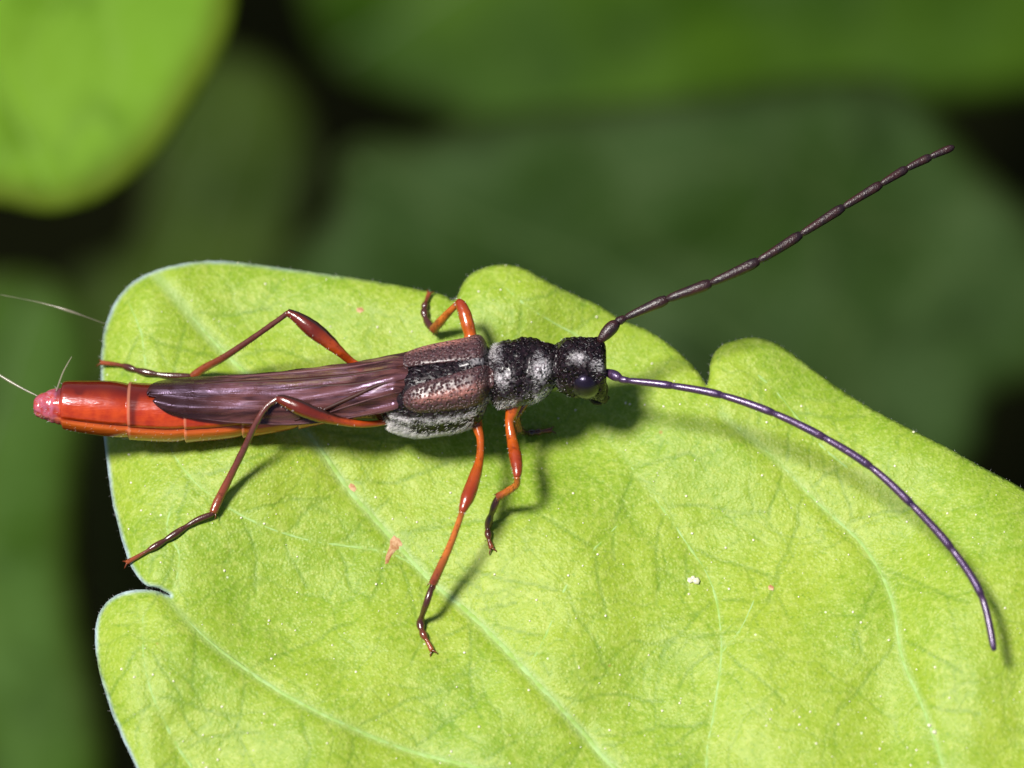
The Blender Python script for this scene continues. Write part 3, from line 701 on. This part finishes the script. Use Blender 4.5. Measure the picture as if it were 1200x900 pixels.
# head details
def ellipsoid(name, c, ax, mat, parent, seg=28, rings=18, wob=0.0, notch=None):
    V = []; F = []
    for i in range(rings+1):
        la = -math.pi/2+math.pi*i/rings
        for k in range(seg):
            a = 2*math.pi*k/seg; d = Vector((math.cos(la)*math.cos(a), math.cos(la)*math.sin(a), math.sin(la)))
            s_ = 1+wob*noise.noise(d*3)
            if notch: s_ -= 0.28*math.exp(-((d-notch).length/.5)**2)
            V.append(Vector(c)+Vector((d.x*ax[0], d.y*ax[1], d.z*ax[2]))*s_)
    for i in range(rings):
        for k in range(seg):
            a = i*seg+k; b = i*seg+(k+1) % seg; F.append((a, b, b+seg, a+seg))
    return mesh_obj(name, V, F, mat, parent, origin=c)
ellipsoid('eye', P(686, 451, 2.02), (.37, .29, .44), M_eye, beetle, notch=Vector((.75, .35, .55)).normalized())
ellipsoid('eye', P(690, 409, 1.90), (.26, .20, .34), M_eye, beetle, notch=Vector((.8, -.3, .5)).normalized())
for q in ((699, 405, 2.2), (704, 434, 2.12)):
    c = P(*q); ellipsoid('antenna_socket', c, (.13, .13, .12), M_ant, beetle, 14, 10, .1)
for dy in (-7, 8):
    v, f, tt = ptube([(698,452+dy,1.5,8),(705,458+dy*.8,1.3,7),(708,464+dy*.6,1.1,4.5),(705,468+dy*.3,.95,2)], 6, 10); mesh_obj('mandible', v, f, M_mouth, beetle, origin=v[0])
for pp in ([(690,464,1.0,2.6),(696,471,.85,2.8),(704,472,.75,3.2)], [(700,462,.95,2.4),(708,468,.8,2.6),(712,466,.7,3)]):
    v, f, tt = ptube(pp, 6, 8); mesh_obj('palp', v, f, M_mouth, beetle, origin=v[0])

# ================================================================== SILK THREADS
def silk(pts_, label):
    a = cr(pts_, 10); v, f, _ = tube([P(*q[:3]) for q in a], [q[3]*U for q in a], 6)
    return tag(mesh_obj('silk_thread', v, f, M_silk, origin=v[0]), label, 'thread')
silk([(-40,415,1.2,1.6),(0,440,1.2,1.8),(24,454,1.2,1.6),(44,464,1.2,.9)], 'pale silk thread running from the left edge to the tip of the orange abdomen')
silk([(-40,338,.3,.3),(30,351,.3,.35),(60,358,.3,.9),(80,364,.3,1.8),(100,371,.2,.8),(127,381,-.15,.4)], 'fine silk thread with a glinting thicker stretch reaching the top left lobe of the leaf')
silk([(66,458,1.5,1.0),(74,436,1.2,1.0),(84,418,1.0,.5)], 'short silk thread rising from the tail of the beetle')
# ================================================================== LEAVES BEHIND
def back_leaf(outline, depth, nrm, mat, mvein, label, mid, seed, curl=0.0, thick=0.35):
    n = Vector(nrm).normalized(); c0 = np.mean(outline, 0); p0 = CAMP + ray(*c0)*(DIST+depth)
    o_ = cr(list(outline)+[outline[0]], 6)[:-1]
    W = [on_plane(x, y, p0, n) for x, y in o_]
    ex = n.cross(Vector((0, 1, 0))).normalized() if abs(n.y) < .95 else Vector((1, 0, 0)); ex = -ex if ex.x < 0 else ex; ey = n.cross(ex)
    q2 = np.array([((p-p0).dot(ex), (p-p0).dot(ey)) for p in W]); sz = (q2.max(0)-q2.min(0)).max(); stp = sz/70
    gx, gy = np.meshgrid(np.arange(q2[:, 0].min(), q2[:, 0].max(), stp), np.arange(q2[:, 1].min(), q2[:, 1].max(), stp))
    g = np.stack([gx.ravel(), gy.ravel()], 1); g = g[inside(g, q2)]; g = g[seg_dist(g, q2, True) > stp*.5]
    co, _, fc, *_ = delaunay_2d_cdt([Vector(p) for p in np.vstack([q2, g])], [], [list(range(len(q2)))], 1, 1e-5)
    cp = np.array([tuple(v) for v in co]); mw = [on_plane(x, y, p0, n) for x, y in cr(mid, 6)]; m2 = np.array([((p-p0).dot(ex), (p-p0).dot(ey)) for p in mw])
    dm = seg_dist(cp, m2, False)
    zz = np.array([sz*.05*noise.noise(Vector((x/sz*3, y/sz*3, seed)))+sz*.012*noise.noise(Vector((x/sz*10, y/sz*10, seed))) for x, y in cp])+curl*(dm/sz)**2*sz-sz*.012*np.exp(-(dm/(sz*.02))**2)
    V = [p0+ex*x+ey*y+n*z for (x, y), z in zip(cp, zz)]
    root = empty('leaf', mw[-1]); tag(root, label, 'leaf')
    curl_shade = np.exp(-(seg_dist(cp, q2, True)/.85)**2)  # edge band that carries the painted curl shade
    b = mesh_obj('blade', V, [tuple(f) for f in fc], mat, root, origin=p0, attrs={'margin': curl_shade})
    s_ = b.modifiers.new('thickness', 'SOLIDIFY'); s_.thickness = thick; s_.offset = -1
    zf = lambda q: float(sz*.05*noise.noise(Vector((q[0]/sz*3, q[1]/sz*3, seed)))+sz*.012*noise.noise(Vector((q[0]/sz*10, q[1]/sz*10, seed)))-sz*.012)
    mv = [p0+ex*q[0]+ey*q[1]+n*(zf(q)+.05) for q in m2]
    v, f, _ = tube(mv, [sz*.006*(.4+.6*i/len(mv)) for i in range(len(mv))], 8, .6); mesh_obj('midrib', v, f, mvein, root, origin=mv[0])
    end = mv[-1]; d = (mv[-1]-mv[-3]).normalized()
    a = cr([tuple(end), tuple(end+d*sz*.15-Vector((0, 0, 4))), tuple(Vector((end.x+d.x*sz*.3, end.y+d.y*sz*.3, (end.z-205)/2))), tuple(Vector((end.x+d.x*sz*.33, end.y+d.y*sz*.33, -206)))], 8)
    v, f, _ = tube([Vector(q) for q in a], [sz*.008]*len(a), 8); mesh_obj('petiole', v, f, mvein, root, origin=end)
    return root
MV1 = plain('bright_back_leaf_vein', (0.15, 0.28, 0.03), 0.6, 0.2)
MV2 = plain('dark_leaf_vein', (0.05, 0.09, 0.02), 0.5, 0.3)
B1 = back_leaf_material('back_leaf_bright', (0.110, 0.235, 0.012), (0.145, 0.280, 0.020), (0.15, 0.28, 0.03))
B2 = back_leaf_material('back_leaf_green', (0.016, 0.045, 0.002), (0.045, 0.098, 0.005), (0.04, 0.08, 0.012), 0.09)  # this and the greens below are darkened to paint in dimmer light
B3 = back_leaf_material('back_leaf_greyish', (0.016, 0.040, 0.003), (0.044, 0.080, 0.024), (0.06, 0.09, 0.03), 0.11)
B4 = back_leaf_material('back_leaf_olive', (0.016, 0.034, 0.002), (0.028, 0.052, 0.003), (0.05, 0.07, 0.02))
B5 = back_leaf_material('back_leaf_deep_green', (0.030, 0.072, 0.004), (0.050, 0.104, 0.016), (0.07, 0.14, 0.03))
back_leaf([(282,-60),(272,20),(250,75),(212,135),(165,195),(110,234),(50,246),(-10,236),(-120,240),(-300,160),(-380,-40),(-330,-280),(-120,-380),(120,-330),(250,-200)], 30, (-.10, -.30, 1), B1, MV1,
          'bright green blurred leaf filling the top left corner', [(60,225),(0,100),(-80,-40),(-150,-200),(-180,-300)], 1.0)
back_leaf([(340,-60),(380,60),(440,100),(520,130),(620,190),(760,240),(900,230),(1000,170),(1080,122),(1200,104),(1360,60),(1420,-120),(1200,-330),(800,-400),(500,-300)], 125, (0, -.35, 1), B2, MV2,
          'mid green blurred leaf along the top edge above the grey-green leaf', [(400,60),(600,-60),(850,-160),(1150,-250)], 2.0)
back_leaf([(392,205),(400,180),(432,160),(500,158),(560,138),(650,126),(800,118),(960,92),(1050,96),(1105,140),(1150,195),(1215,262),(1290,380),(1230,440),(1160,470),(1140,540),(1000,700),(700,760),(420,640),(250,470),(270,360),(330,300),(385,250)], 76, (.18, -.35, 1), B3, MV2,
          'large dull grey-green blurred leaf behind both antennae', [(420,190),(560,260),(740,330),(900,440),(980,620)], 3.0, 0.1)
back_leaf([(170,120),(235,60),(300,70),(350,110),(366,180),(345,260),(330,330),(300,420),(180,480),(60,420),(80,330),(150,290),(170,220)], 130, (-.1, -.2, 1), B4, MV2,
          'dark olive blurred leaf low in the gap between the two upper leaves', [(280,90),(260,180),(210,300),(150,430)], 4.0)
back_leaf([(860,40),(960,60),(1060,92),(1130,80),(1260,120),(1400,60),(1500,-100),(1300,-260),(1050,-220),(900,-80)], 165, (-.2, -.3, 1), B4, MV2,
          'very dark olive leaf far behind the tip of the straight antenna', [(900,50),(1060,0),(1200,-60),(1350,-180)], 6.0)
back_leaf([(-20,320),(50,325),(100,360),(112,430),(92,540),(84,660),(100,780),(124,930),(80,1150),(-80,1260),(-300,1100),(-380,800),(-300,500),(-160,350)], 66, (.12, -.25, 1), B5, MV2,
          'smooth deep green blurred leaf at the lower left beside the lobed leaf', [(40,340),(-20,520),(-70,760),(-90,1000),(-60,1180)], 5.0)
# ================================================================== GROUND
m, t, b = material('shade_toned_soil'); v = coords(t)  # near-black colour paints in the deep shade between the leaves
c = mix(t, rmp(t, nz(t, v, 0.05, 5), .35, .65), (0.001, 0.0012, 0.0006), (0.0035, 0.0040, 0.0016)); ln(t, c, b.inputs['Base Color']); b.inputs['Roughness'].default_value = 1
b.inputs['Specular IOR Level'].default_value = 0.0
V = []; F = []; n = 80
for i in range(n+1):
    for k in range(n+1):
        f_ = lambda q: (abs(q)**2.2)*math.copysign(1, q)*3000
        x = f_(-1+2*i/n); y = f_(-1+2*k/n); V.append(Vector((x, y, -205+6*noise.noise(Vector((x/40, y/40, 0))))))
for i in range(n):
    for k in range(n): a = i*(n+1)+k; F.append((a, a+n+1, a+n+2, a+1))
tag(mesh_obj('ground', V, F, m), kind='structure')
